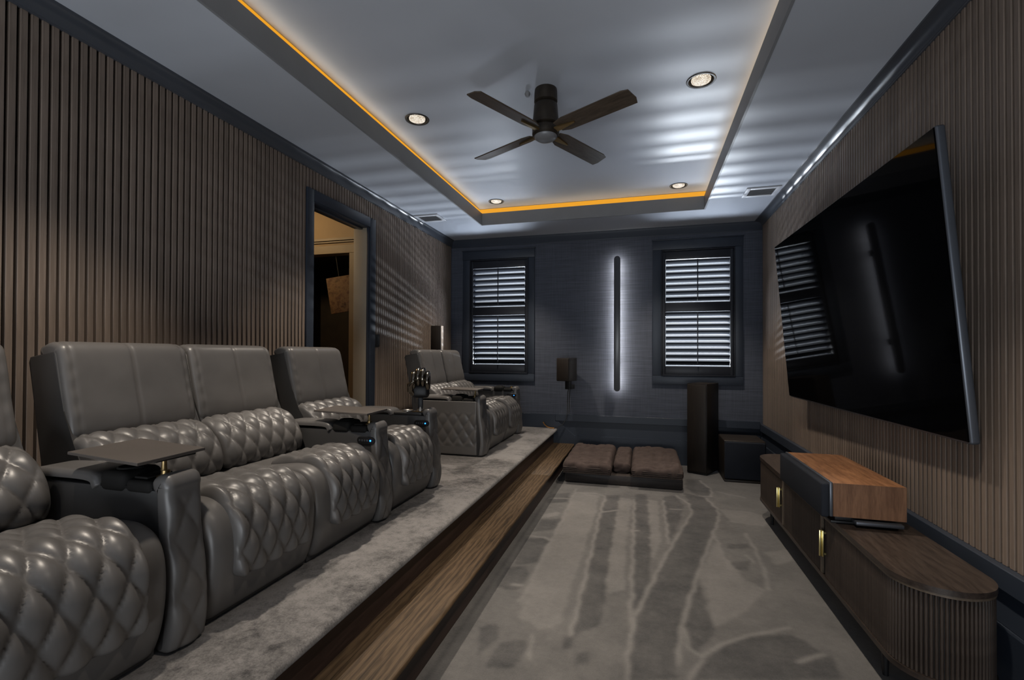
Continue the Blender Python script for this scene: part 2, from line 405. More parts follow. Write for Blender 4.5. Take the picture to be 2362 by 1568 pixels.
# ------------------------------------------------------------ the setting
# lower carpeted floor: its woven pattern is stored as a tone per vertex (metres on the floor)
DARK= [[(-0.317, 4.327), (-0.207, 4.359), (-0.204, 3.429), (-0.201, 2.755), (-0.189, 2.256), (-0.3, 2.147), (-0.311, 2.42), (-0.33, 3.105), (-0.331, 3.803)], [(-0.067, 4.442), (0.027, 4.47), (0.044, 3.449), (0.042, 3.005), (0.023, 2.659), (-0.039, 2.394), (-0.057, 2.796), (-0.066, 3.693)], [(0.36, 4.61), (0.525, 4.489), (0.589, 4.241), (0.556, 3.933), (0.454, 3.517), (0.334, 3.051), (0.258, 2.725), (0.183, 2.457), (0.146, 2.221), (0.121, 1.956), (-0.051, 1.907), (-0.048, 2.251), (-0.033, 2.396), (0.034, 2.692), (0.138, 3.153), (0.273, 3.675), (0.36, 3.971), (0.377, 4.216)], [(0.171, 4.427), (0.277, 4.5), (0.326, 4.237), (0.262, 3.787), (0.172, 3.34), (0.162, 3.7)], [(0.288, 2.828), (0.317, 2.366), (0.281, 2.26), (0.213, 2.143), (0.187, 2.213), (0.192, 2.376)], [(0.445, 2.348), (0.33, 2.224), (0.235, 2.104), (0.171, 1.97), (0.754, 2.135), (0.756, 2.279), (0.641, 2.415)], [(-0.777, 3.163), (-0.639, 3.227), (-0.608, 3.115), (-0.631, 2.812), (-0.755, 2.739)], [(-0.756, 3.553), (-0.613, 3.625), (-0.603, 3.395), (-0.76, 3.295)], [(-0.801, 4.228), (-0.644, 4.318), (-0.625, 4.036), (-0.784, 3.952)], [(-0.766, 2.717), (-0.677, 2.761), (-0.626, 2.65), (-0.649, 2.466), (-0.783, 2.458)], [(0.412, 5.112), (0.551, 5.152), (0.604, 4.864), (0.581, 4.589), (0.453, 4.551), (0.39, 4.754)], [(-0.339, 2.125), (-0.294, 2.192), (-0.292, 2.047), (-0.341, 2.024)], [(-0.265, 2.017), (-0.216, 2.04), (-0.214, 1.968), (-0.261, 1.945)], [(0.537, 3.445), (0.668, 3.483), (0.671, 3.415), (0.531, 3.352)], [(0.515, 3.161), (0.627, 3.193), (0.592, 3.052), (0.519, 3.049)], [(-0.727, 2.08), (-0.665, 2.132), (-0.616, 2.036), (-0.672, 1.873)], [(-0.605, 1.998), (-0.507, 2.046), (-0.476, 1.995), (-0.508, 1.849), (-0.613, 1.82)]]
LIGHT= [[(-0.614, 4.37), (-0.387, 4.306), (-0.365, 3.826), (-0.372, 2.887), (-0.378, 2.544), (-0.373, 2.215), (-0.453, 2.136), (-0.57, 2.218), (-0.608, 2.54), (-0.608, 2.939), (-0.598, 3.539)], [(-0.198, 4.299), (-0.093, 4.269), (-0.112, 3.456), (-0.099, 2.624), (-0.186, 2.554), (-0.201, 2.755), (-0.204, 3.429)], [(0.037, 4.307), (0.121, 4.292), (0.111, 3.322), (0.072, 3.135), (0.047, 3.046), (0.044, 3.501)], [(0.465, 3.472), (0.31, 2.901), (0.325, 2.379), (0.487, 2.569), (0.636, 2.834), (0.553, 2.921), (0.512, 3.14)], [(0.605, 4.21), (0.826, 4.205), (0.986, 4.057), (0.851, 3.87), (0.635, 3.895)], [(0.741, 3.369), (0.92, 3.464), (0.896, 3.29), (0.771, 3.177)], [(-0.761, 3.678), (-0.65, 3.777), (-0.643, 3.68), (-0.763, 3.582)]]
LINES= [[(-0.608, 4.463), (-0.598, 3.539), (-0.608, 2.939), (-0.6, 2.574), (-0.608, 2.363)], [(-0.561, 4.342), (-0.416, 4.362), (-0.326, 4.283), (-0.331, 3.803), (-0.322, 3.198), (-0.317, 2.639), (-0.317, 2.266), (-0.313, 2.132)], [(-0.076, 4.274), (-0.065, 3.181), (-0.06, 2.492), (-0.056, 2.195), (-0.061, 1.904)], [(0.277, 4.5), (0.373, 4.288), (0.372, 4.04), (0.26, 3.616), (0.118, 3.067), (0.034, 2.692), (-0.033, 2.396), (-0.053, 2.196)], [(0.525, 4.489), (0.589, 4.206), (0.556, 3.933), (0.424, 3.412), (0.295, 2.897), (0.196, 2.461), (0.156, 2.245), (0.14, 2.059)], [(0.189, 2.341), (0.185, 2.193), (0.228, 2.129), (0.335, 2.255), (0.445, 2.348), (0.558, 2.413), (0.657, 2.474)], [(0.166, 4.305), (0.163, 3.337)], [(0.171, 1.97), (0.236, 2.113)], [(-0.79, 4.106), (-0.616, 4.137)], [(-0.788, 3.209), (-0.648, 3.224), (-0.599, 3.165)], [(0.545, 5.097), (0.611, 4.819), (0.588, 4.549), (0.506, 4.525)], [(0.647, 4.738), (0.871, 4.59)], [(0.7, 3.69), (0.698, 3.314), (0.674, 2.972), (0.65, 2.838)], [(0.624, 3.293), (0.647, 3.179)], [(0.221, 4.099), (0.295, 4.103)], [(-0.077, 3.519), (-0.03, 3.533)], [(-0.325, 3.854), (-0.203, 3.941)], [(0.609, 2.201), (0.679, 2.257), (0.735, 2.291)], [(0.479, 3.575), (0.493, 3.023)], [(-0.693, 2.515), (-0.647, 2.513)], [(-0.476, 2.097), (-0.457, 1.916)]]

def rug_tone(X, Y):
    tone = np.full(X.shape, 0.42)
    def inside(poly):
        r = np.zeros(X.shape, bool); n = len(poly)
        for i in range(n):
            x0, y0 = poly[i]; x1, y1 = poly[(i + 1) % n]
            if y0 == y1: continue
            c = ((y0 > Y) != (y1 > Y)) & (X < (x1 - x0) * (Y - y0) / (y1 - y0) + x0)
            r ^= c
        return r
    wob = 0.004 * np.sin(X * 31 + Y * 17) + 0.004 * np.sin(Y * 43 - X * 23)
    X0, Y0 = X, Y
    X = X0 + wob; Y = Y0 + wob
    def setp(poly, v):
        nonlocal tone
        tone = np.where(inside(poly), v, tone)
    for p in DARK: setp(p, 0.10)
    for p in LIGHT: setp(p, 0.72)
    d = np.full(X.shape, 9.0)
    for ln in LINES:
        for (x0, y0), (x1, y1) in zip(ln, ln[1:]):
            dx, dy = x1 - x0, y1 - y0; t = np.clip(((X - x0) * dx + (Y - y0) * dy) / (dx * dx + dy * dy + 1e-9), 0, 1)
            d = np.minimum(d, np.hypot(X - x0 - t * dx, Y - y0 - t * dy))
    tone = np.maximum(tone, 1.05 * np.exp(-(d / 0.011) ** 2))
    tone = np.where(X0 < -0.807, 0.36, tone)                         # plain woven border along the step
    tone = np.where(np.abs(X0 + 0.807) < 0.005, -0.05, tone)
    return tone
def make_rug():
    nx, ny = 211, 700
    xs = np.linspace(-0.86, XR, nx); ys = np.linspace(YF, YB, ny)
    X, Y = np.meshgrid(xs, ys, indexing='ij')
    tone = rug_tone(X, Y)
    k = np.array([0.25, 0.5, 0.25])
    for ax in (0, 1): tone = np.apply_along_axis(lambda a: np.convolve(np.pad(a, 1, 'edge'), k, 'valid'), ax, tone)
    V = np.stack([X, Y, np.zeros_like(X)], -1).reshape(-1, 3)
    idx = np.arange(nx * ny).reshape(nx, ny)
    F = np.stack([idx[:-1, :-1], idx[1:, :-1], idx[1:, 1:], idx[:-1, 1:]], -1).reshape(-1, 4)
    me = bpy.data.meshes.new('floor'); me.vertices.add(len(V)); me.vertices.foreach_set('co', V.ravel())
    me.loops.add(F.size); me.loops.foreach_set('vertex_index', F.ravel().astype(np.int32))
    me.polygons.add(len(F)); me.polygons.foreach_set('loop_start', np.arange(0, F.size, 4, dtype=np.int32))
    me.update(calc_edges=True)
    at = me.attributes.new('tone', 'FLOAT', 'POINT'); at.data.foreach_set('value', tone.ravel().astype(np.float32))
    me.materials.append(M['rug'])
    return struct(link('floor', me), 'patterned grey carpet of the lower floor between step and media console')
make_rug()

# seating platform: carpeted top with rounded nosing, mahogany risers, oak tread planks
plat = B().prism([(XL, ZP)] + [(-1.04, ZP)] + arc(-1.032, ZP - 0.018, 0.018, 90, -90, 6) + [(-1.06, ZP - 0.036), (XL, ZP - 0.036)], 1, YF, YB).done('floor', 'carpet', None, 60)
struct(plat, 'raised seating platform with mottled grey carpet and a wooden step')
B().box(-1.085, -1.06, YF, YB, ZS, ZP - 0.036).done('riser', 'riser', plat)
B().box(-0.875, -0.851, YF, YB, 0.0, ZS - 0.028).done('riser', 'riser', plat)
for y0, y1 in ((YF, 0.75), (0.752, 4.18), (4.182, YB)):
    B().prism([(-1.085, ZS), (-0.825, ZS)] + arc(-0.819, ZS - 0.014, 0.014, 90, -90, 6) + [(-0.825, ZS - 0.028), (-1.085, ZS - 0.028)], 1, y0, y1, 0.001, 1).done('plank', 'oak', plat, 50)

# walls
def wall(name, boxes, mat, label):
    b = B()
    for bx in boxes: b.box(*bx)
    return struct(b.done(name, mat), label)
DY0, DY1, DZ = 3.075, 3.816, 2.417       # doorway in the left wall
WLX0, WLX1 = -2.575, -2.452
wl = wall('wall_left', [(WLX0, WLX1, YF, DY0 - 0.005, 0, ZC), (WLX0, WLX1, DY1 + 0.005, YB, 0, ZC), (WLX0, WLX1, DY0 - 0.005, DY1 + 0.005, DZ + 0.005, ZC)], 'felt', 'left wall clad in narrow brown vertical slats on black felt')
wr = wall('wall_right', [(XR + 0.022, XR + 0.14, YF, YB + 0.14, 0, ZC)], 'felt', 'right wall clad in narrow brown vertical slats behind the television')
SLAT, GAP = 0.0245, 0.036
def slat_mesh(z0, z1, name):
    b = B().box(0, 0.022, -SLAT / 2, SLAT / 2, z0, z1, 0.0015, 1)
    bmesh.ops.recalc_face_normals(b.bm, faces=b.bm.faces)
    me = bpy.data.meshes.new(name); b.bm.to_mesh(me); b.bm.free(); me.materials.append(M['slat']); return me
s_full = slat_mesh(ZP, 2.67, 'slat'); s_top = slat_mesh(2.512, 2.67, 'slat_short'); s_right = slat_mesh(0.503, 2.70, 'slat_tall')
k = 0; y = 1.2632 + SLAT / 2 - 30 * GAP
while y < YB - 0.02:
    me = s_full
    if 2.985 - 0.012 < y < 3.924 + 0.012: me = s_top
    o = bpy.data.objects.new('slat', me); COL.objects.link(o); o.parent = wl; o.location = (WLX1 + 0.0005, y, 0)
    y += GAP
y = 2.095 + SLAT / 2 - 38 * GAP
while y < YB - 0.015:
    o = bpy.data.objects.new('slat', s_right); COL.objects.link(o); o.parent = wr
    o.location = (XR + 0.0215, y, 0); o.rotation_euler = (0, 0, PI); y += GAP

W1 = (-2.17, -1.39); W2 = (0.196, 0.987); WZ0, WZ1 = 1.02, 2.47
wb = wall('wall_back', [(WLX0, W1[0], YB, YB + 0.14, 0, ZC), (W1[1], W2[0], YB, YB + 0.14, 0, ZC), (W2[1], XR + 0.022, YB, YB + 0.14, 0, ZC),
     (W1[0], W1[1], YB, YB + 0.14, 0, WZ0), (W2[0], W2[1], YB, YB + 0.14, 0, WZ0), (W1[0], W1[1], YB, YB + 0.14, WZ1, ZC), (W2[0], W2[1], YB, YB + 0.14, WZ1, ZC)],
     'wallpaper', 'back wall in dark blue grasscloth wallpaper between two shuttered windows')

# ceiling: lower soffit ring, dark tray fascia, raised tray with cove, four can openings
TX0, TX1, TY0, TY1 = -1.792, 0.593, 0.70, 5.142
def sheet(outer, holes, z, name, mat):
    bm = bmesh.new(); es = []
    for loop in [outer] + holes:
        vs = [bm.verts.new((x, yy, z)) for x, yy in loop]
        es += [bm.edges.new((vs[i], vs[(i + 1) % len(vs)])) for i in range(len(vs))]
    bmesh.ops.triangle_fill(bm, edges=es, use_beauty=True)
    me = bpy.data.meshes.new(name); bm.to_mesh(me); bm.free(); me.materials.append(M[mat]); return link(name, me)
def rect(x0, x1, y0, y1): return [(x0, y0), (x1, y0), (x1, y1), (x0, y1)]
CANS = [(-1.565, 1.19), (0.338, 1.19), (-1.565, 3.07), (0.338, 3.085), (-1.565, 4.962), (0.335, 4.96)]
soffit = struct(sheet(rect(WLX0, XR + 0.14, YF, YB + 0.14), [rect(TX0 - 0.006, TX1 + 0.006, TY0 - 0.006, TY1 + 0.006)], ZC, 'ceiling', 'ceiling'), 'satin grey ceiling with a raised tray and cove lighting')
D = 0.052
upper = sheet(rect(TX0 - D, TX1 + D, TY0 - D, TY1 + D), [[(cx + 0.076 * math.cos(2 * PI * i / 28), cy + 0.076 * math.sin(2 * PI * i / 28)) for i in range(28)] for cx, cy in CANS], ZT, 'tray_ceiling', 'ceiling')
upper.parent = soffit
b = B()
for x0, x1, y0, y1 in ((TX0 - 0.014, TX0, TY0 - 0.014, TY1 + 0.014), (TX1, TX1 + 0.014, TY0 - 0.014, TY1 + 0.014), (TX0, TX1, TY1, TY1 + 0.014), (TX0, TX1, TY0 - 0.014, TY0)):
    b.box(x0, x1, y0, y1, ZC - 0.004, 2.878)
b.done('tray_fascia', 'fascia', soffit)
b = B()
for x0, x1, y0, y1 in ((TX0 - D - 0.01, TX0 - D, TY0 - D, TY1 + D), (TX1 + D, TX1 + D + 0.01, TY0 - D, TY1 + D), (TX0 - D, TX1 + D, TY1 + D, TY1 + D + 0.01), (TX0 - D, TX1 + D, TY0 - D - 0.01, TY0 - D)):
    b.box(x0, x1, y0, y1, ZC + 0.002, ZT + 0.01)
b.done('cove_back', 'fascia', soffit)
def cove_strip(name, mat, z0, z1, th, d):
    b = B()
    for x0, x1, y0, y1 in ((TX0 - d, TX0 - d + th, TY0 - d, TY1 + d), (TX1 + d - th, TX1 + d, TY0 - d, TY1 + d), (TX0 - d, TX1 + d, TY1 + d - th, TY1 + d), (TX0 - d, TX1 + d, TY0 - d, TY0 - d + th)):
        b.box(x0, x1, y0, y1, z0, z1)
    return b.done(name, mat, soffit)
o = cove_strip('amber_light_strip', 'amber', 2.892, 2.940, 0.003, D); o['label'] = 'glowing amber light strip in the ceiling cove'
o = cove_strip('cove_fill_strip', 'covefill', 2.876, 2.886, 0.004, D)  # added hidden strip, gives the tray ceiling its cream glow

# crowns and baseboards
def crown(pts, a0, a1, axis, name, mat='crown'):
    return struct(B().prism(pts, axis, a0, a1).done(name, mat, None, 50))
def crown_prof(x, s, dz, dx):   # cove profile from wall x to ceiling
    pts = [(x - s * 0.02, ZC - dz - 0.006), (x + s * 0.008, ZC - dz - 0.006), (x + s * 0.010, ZC - dz)]
    for i in range(9):
        a = math.radians(90 * i / 8)
        pts.append((x + s * (0.012 + (dx - 0.014) * (1 - math.cos(a))), ZC - dz + (dz - 0.008) * math.sin(a)))
    pts += [(x + s * dx, ZC), (x - s * 0.02, ZC)]
    return pts
crown(crown_prof(XL, 1, 0.082, 0.042), YF, YB, 1, 'trim_1')['label'] = 'dark grey crown moulding along the left wall'
crown(crown_prof(XR, -1, 0.050, 0.080), YF, YB, 1, 'trim_2')['label'] = 'grey crown moulding along the right wall above the television'
crown([(p[0], p[1]) for p in crown_prof(YB, -1, 0.095, 0.022)], XL, XR, 0, 'trim_3', 'navy')['label'] = 'dark navy crown band along the back wall'
def base(name, boxes, label, extra=None):
    b = B()
    for bx in boxes: b.box(*bx, 0.003, 1)
    if extra: b.prism(*extra)
    o = struct(b.done(name, 'navy', None, 40), label); return o
base('baseboard_right', [(XR - 0.028, XR + 0.03, YF, YB, 0.425, 0.503), (XR - 0.004, XR + 0.03, YF, YB, 0.285, 0.425), (XR - 0.018, XR + 0.03, YF, YB, 0, 0.285)], 'tall dark navy baseboard along the right wall')
base('baseboard_back', [(-1.04, XR - 0.03, YB - 0.03, YB + 0.01, 0.446, 0.529), (XL, -1.04, YB - 0.03, YB + 0.01, ZP, 0.529), (-1.06, XR - 0.02, YB - 0.006, YB + 0.01, 0.0, 0.446)],
     'dark navy two-tier baseboard of the back wall with a sloped skirt at the step',
     ([(-1.06, 0.0), (-1.06, 0.44), (-1.0, 0.44), (-0.977, 0.416), (-0.807, 0.279), (XR - 0.02, 0.279), (XR - 0.02, 0.0)], 1, YB - 0.036, YB - 0.002))

# doorway: dark blue casing and jambs, hall beyond
door = struct(thing('door_1', 'doorway in the left wall with dark blue casing, open to a warm lit hall', 'doorway', (XL, 3.45, ZP)))
del door['category']
def dpart(name, b, mat): 
    o = b.done(name, mat, door, 40); o.location = (-XL, -3.45, -ZP); return o
dpart('casing', B().box(WLX1, XL + 0.012, 2.985, 3.062, ZP, 2.512, 0.004), 'navy')
dpart('casing', B().box(WLX1, XL + 0.012, 3.834, 3.924, ZP, 2.512, 0.004), 'navy')
dpart('casing', B().box(WLX1, XL + 0.012, 3.062, 3.834, 2.424, 2.512, 0.004), 'navy')
dpart('jamb', B().box(WLX0 - 0.01, XL + 0.002, 3.06, DY0, ZP, DZ, 0.002), 'navy')
dpart('jamb', B().box(XL - 0.018, XL + 0.002, DY1, 3.836, ZP, DZ, 0.002), 'navy')
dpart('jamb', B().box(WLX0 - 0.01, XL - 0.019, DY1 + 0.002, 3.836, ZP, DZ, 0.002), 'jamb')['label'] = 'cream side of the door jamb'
dpart('jamb', B().box(WLX0 - 0.01, XL + 0.002, 3.06, 3.836, DZ, 2.44, 0.002), 'navy')
dpart('door_stop', B().box(-2.52, -2.49, DY0, DY1, DZ - 0.014, DZ, 0.002), 'crown')
struct(B().box(-5.0, WLX0, 1.6, 4.5, ZP - 0.02, ZP - 0.001).done('floor', 'hallfloor'), 'floor of the hall beyond the doorway')
struct(B().box(-5.0, WLX0, 1.6, 5.3, 2.95, 3.0).done('ceiling', 'beige'), 'ceiling of the hall beyond the doorway')
HW = 4.40
hall = struct(B().box(-5.0, -4.0, HW, HW + 0.1, ZP, 2.95).box(-2.96, WLX0 - 0.0, HW, HW + 0.1, ZP, 2.95).box(-4.0, -2.96, HW, HW + 0.1, 2.335, 2.95).done('wall_hall', 'beige'), 'beige end wall of the hall around a dark cased opening')
struct(B().box(-5.05, -5.0, 1.6, 4.5, ZP, 2.95).done('wall_hall', 'beige'), 'far side wall of the hall')
struct(B().box(-5.0, WLX0, 1.5, 1.6, ZP, 2.95).done('wall_hall', 'beige'), 'near end wall of the hall')
b = B().box(-5.0, WLX0 - 0.011, HW - 0.018, HW, 2.455, 2.468).box(-5.0, WLX0 - 0.011, HW - 0.03, HW, 2.475, 2.50)
b.done('rail_moulding', 'taupe', hall)
b = B().box(-4.09, -4.0, HW - 0.02, HW, ZP, 2.425, 0.003).box(-3.02, -2.955, HW - 0.02, HW, ZP, 2.335, 0.003).box(-4.0, -2.955, HW - 0.02, HW, 2.335, 2.425, 0.003)
b.done('opening_casing', 'taupe', hall)
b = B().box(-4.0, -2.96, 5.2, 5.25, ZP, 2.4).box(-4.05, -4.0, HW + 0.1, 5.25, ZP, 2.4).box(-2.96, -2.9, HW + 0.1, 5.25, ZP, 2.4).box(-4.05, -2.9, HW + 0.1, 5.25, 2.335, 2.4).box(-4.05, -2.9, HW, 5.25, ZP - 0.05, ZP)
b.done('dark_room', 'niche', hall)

# windows with plantation shutters
def louver_mesh(w):
    b = B(); n = 12
    pts = []
    for i in range(n):
        a = 2 * PI * i / n; pts.append((0.038 * math.cos(a), 0.0055 * math.sin(a)))
    b.prism(pts, 0, -w / 2, w / 2)
    bmesh.ops.recalc_face_normals(b.bm, faces=b.bm.faces)
    me = bpy.data.meshes.new('louver'); b.bm.to_mesh(me); b.bm.free(); me.materials.append(M['shutter'])
    smooth_by_angle(me, 40); return me
LM = louver_mesh(0.684)
def window(idx, x0, x1, tilt_up, tilt_low, label):
    xc = (x0 + x1) / 2
    w = struct(thing('window_%d' % idx, label, 'window', (xc, YB, WZ0))); del w['category']
    def part(name, b, mat, sm=40):
        o = b.done(name, mat, w, sm); o.location = (-xc, -YB, -WZ0); return o
    yf = YB - 0.022
    part('casing', B().box(x0 - 0.095, x0, yf, YB, 1.02, 2.475, 0.003), 'navy')
    part('casing', B().box(x1, x1 + 0.08, yf, YB, 1.02, 2.475, 0.003), 'navy')
    part('head_casing', B().box(x0 - 0.098, x1 + 0.083, yf - 0.003, YB, 2.476, 2.585, 0.003).box(x0 - 0.105, x1 + 0.09, yf - 0.012, YB, 2.585, 2.597, 0.003), 'navy')
    part('sill_casing', B().box(x0 - 0.095, x1 + 0.08, yf, YB, 0.92, 1.019, 0.003), 'navy')
    # shutter frame standing in the opening
    ya, yb = YB - 0.012, YB + 0.028
    part('shutter_frame', B().box(x0, x0 + 0.012, yf - 0.008, YB + 0.04, WZ0, WZ1, 0.002).box(x1 - 0.012, x1, yf - 0.008, YB + 0.04, WZ0, WZ1, 0.002)
         .box(x0 + 0.012, x1 - 0.012, yf - 0.008, YB + 0.04, WZ1 - 0.012, WZ1, 0.002).box(x0 + 0.012, x1 - 0.012, yf - 0.008, YB + 0.04, WZ0, WZ0 + 0.012, 0.002), 'shutter')
    part('stile', B().box(x0 + 0.014, xc - 0.346, ya, yb, WZ0 + 0.013, WZ1 - 0.013, 0.003), 'shutter')
    part('stile', B().box(xc + 0.346, x1 - 0.014, ya, yb, WZ0 + 0.013, WZ1 - 0.013, 0.003), 'shutter')
    for z0, z1 in ((WZ0 + 0.013, 1.128), (1.757, 1.862), (2.362, WZ1 - 0.013)):
        part('shutter_rail', B().box(xc - 0.346, xc + 0.346, ya, yb, z0, z1, 0.003), 'shutter')
    for n_, z0, z1, tl in ((9, 1.128, 1.757, tilt_low), (7, 1.862, 2.362, tilt_up)):
        p = (z1 - z0) / n_
        for i in range(n_):
            o = bpy.data.objects.new('louver', LM); COL.objects.link(o); o.parent = w
            o.location = (0, 0.008, z0 + p * (i + 0.5) - WZ0); o.rotation_euler = (math.radians(tl), 0, 0)
        part('tilt_rod', B().box(xc - 0.006, xc + 0.006, YB - 0.046, YB - 0.036, z0 + 0.02, z1 - 0.01, 0.002), 'shutter')
    part('glass_pane', B().box(x0, x1, YB + 0.10, YB + 0.106, WZ0, WZ1), 'glass')
    part('sash_bar', B().box(x0, x1, YB + 0.085, YB + 0.12, 1.715, 1.76).box(x0, x0 + 0.035, YB + 0.085, YB + 0.12, WZ0, WZ1).box(x1 - 0.035, x1, YB + 0.085, YB + 0.12, WZ0, WZ1), 'navy')
    part('reveal', B().box(x0 - 0.004, x0, YB, YB + 0.14, WZ0, WZ1).box(x1, x1 + 0.004, YB, YB + 0.14, WZ0, WZ1).box(x0, x1, YB, YB + 0.14, WZ1, WZ1 + 0.004).box(x0, x1, YB, YB + 0.14, WZ0 - 0.004, WZ0), 'navy')
window(1, *W1, -42, -48, 'left back window with dark navy casing and louvered shutters, behind the far recliners')
window(2, *W2, -40, -43, 'right back window with dark navy casing and louvered shutters, behind the tower speaker')

# added glazed door behind the viewer, put in to admit the fill light
wall('wall_front', [(WLX0, -2.3, YF - 0.12, YF, 0, ZC), (1.12, XR + 0.14, YF - 0.12, YF, 0, ZC), (-2.3, 1.12, YF - 0.12, YF, 2.35, ZC), (-2.3, 1.12, YF - 0.12, YF, 0, 0.05)], 'wallpaper', 'front wall behind the viewer around an added glazed door')
w3 = struct(thing('window_3', 'added unseen glazed door behind the viewer with a dark navy frame', 'window', (-0.59, YF, 0.05))); del w3['category']
for x0, x1, z0, z1 in ((-1.71, -1.65, 0, 2.3), (1.65, 1.71, 0, 2.3), (-0.03, 0.03, 0.05, 2.24), (-1.65, 1.65, 2.24, 2.3), (-1.65, 1.65, 0, 0.05)):
    B().box(x0, x1, -0.10, -0.04, z0, z1, 0.003).done('frame', 'navy', w3, 40)
for x0, x1 in ((-1.65, -0.03), (0.03, 1.65)):
    B().box(x0, x1, -0.074, -0.068, 0.05, 2.24).done('glass_pane', 'glass', w3)
# ------------------------------------------------------------ recliners, armrests, tray tables
OX = -1.90
def lp(pts): return [(x - OX, z - ZP) for x, z in pts]
SEAT_W = 0.51
seat_prof = lp([(-1.97, 0.722), (-1.86, 0.730), (-1.74, 0.740), (-1.60, 0.757), (-1.50, 0.768), (-1.43, 0.762), (-1.375, 0.730), (-1.346, 0.675), (-1.336, 0.60), (-1.340, 0.52), (-1.356, 0.44), (-1.384, 0.372)])
cover_prof = lp([(-1.66, 0.752), (-1.60, 0.757), (-1.50, 0.768), (-1.43, 0.762), (-1.375, 0.730), (-1.346, 0.675), (-1.336, 0.60), (-1.340, 0.52), (-1.343, 0.497)])
lumbar_prof = lp([(-2.03, 0.935), (-2.005, 0.951), (-1.955, 0.946), (-1.895, 0.912), (-1.850, 0.858), (-1.828, 0.800), (-1.832, 0.752), (-1.855, 0.722)])
head_prof = lp([(-2.185, 1.272), (-2.165, 1.292), (-2.125, 1.305), (-2.085, 1.300), (-2.058, 1.278), (-2.040, 1.22), (-2.016, 1.11), (-1.994, 1.02), (-1.990, 0.965), (-2.002, 0.935), (-2.03, 0.915)])
def make_recliner():
    r = thing('recliner', '', 'recliner', (OX, 0, ZP))
    hw = SEAT_W / 2
    pad('seat_cushion', 'leather', r, seat_prof, -hw, hw, 0.011, 0.035, 0.045, 0.06, ends=(0.02, 0.02))
    pad('quilted_cover', 'leather', r, cover_prof, -0.178, 0.178, 0.0062, 0.014, 0.016, 0.016, quilt=(0.150, 0.080, 0.020, -0.05, 9), ends=(0.03, 0.014), corner=(0.0, 0.035), offset=0.016)
    pad('lumbar_pillow', 'leather', r, lumbar_prof, -hw + 0.003, hw - 0.003, 0.0060, 0.026, 0.04, 0.05, quilt=(0.140, 0.085, 0.015, -0.05, 9), ends=(0.03, 0.02), offset=0.002)
    wr_ = lambda s, y, L: -0.004 * np.exp(-(((np.abs(y) - (hw - 0.035)) / 0.005) ** 2)) + 0.0012 * np.sin(s * 95 + y * 20) * np.exp(-((np.abs(y) - (hw - 0.03)) / 0.012) ** 2)
    pad('headrest', 'leather', r, head_prof, -hw + 0.004, hw - 0.004, 0.0075, 0.022, 0.04, 0.05, ends=(0.02, 0.03), seam=[0.0], extra=wr_)
    shell = lp([(-2.222, 1.225), (-2.214, 1.247), (-2.09, 1.268), (-2.076, 1.258), (-2.03, 1.05), (-1.985, 0.93), (-1.93, 0.86), (-1.90, 0.74), (-1.90, 0.42), (-2.05, 0.40), (-2.12, 0.55), (-2.145, 0.86)])
    B().prism(shell, 1, -hw + 0.001, hw - 0.001, 0.008).done('back_shell', 'leather_dark', r, 45)
    bs = lp([(-2.04, 0.365), (-2.04, 0.70), (-1.40, 0.70), (-1.385, 0.66), (-1.40, 0.365)])
    B().prism(bs, 1, -hw + 0.002, hw - 0.002, 0.004).done('base', 'leather_dark', r, 45)
    for sx in (-2.0, -1.46):
        B().box(sx - OX - 0.02, sx - OX + 0.02, -hw + 0.03, hw - 0.03, 0.0, 0.012).done('foot_rail', 'black', r)
    return r
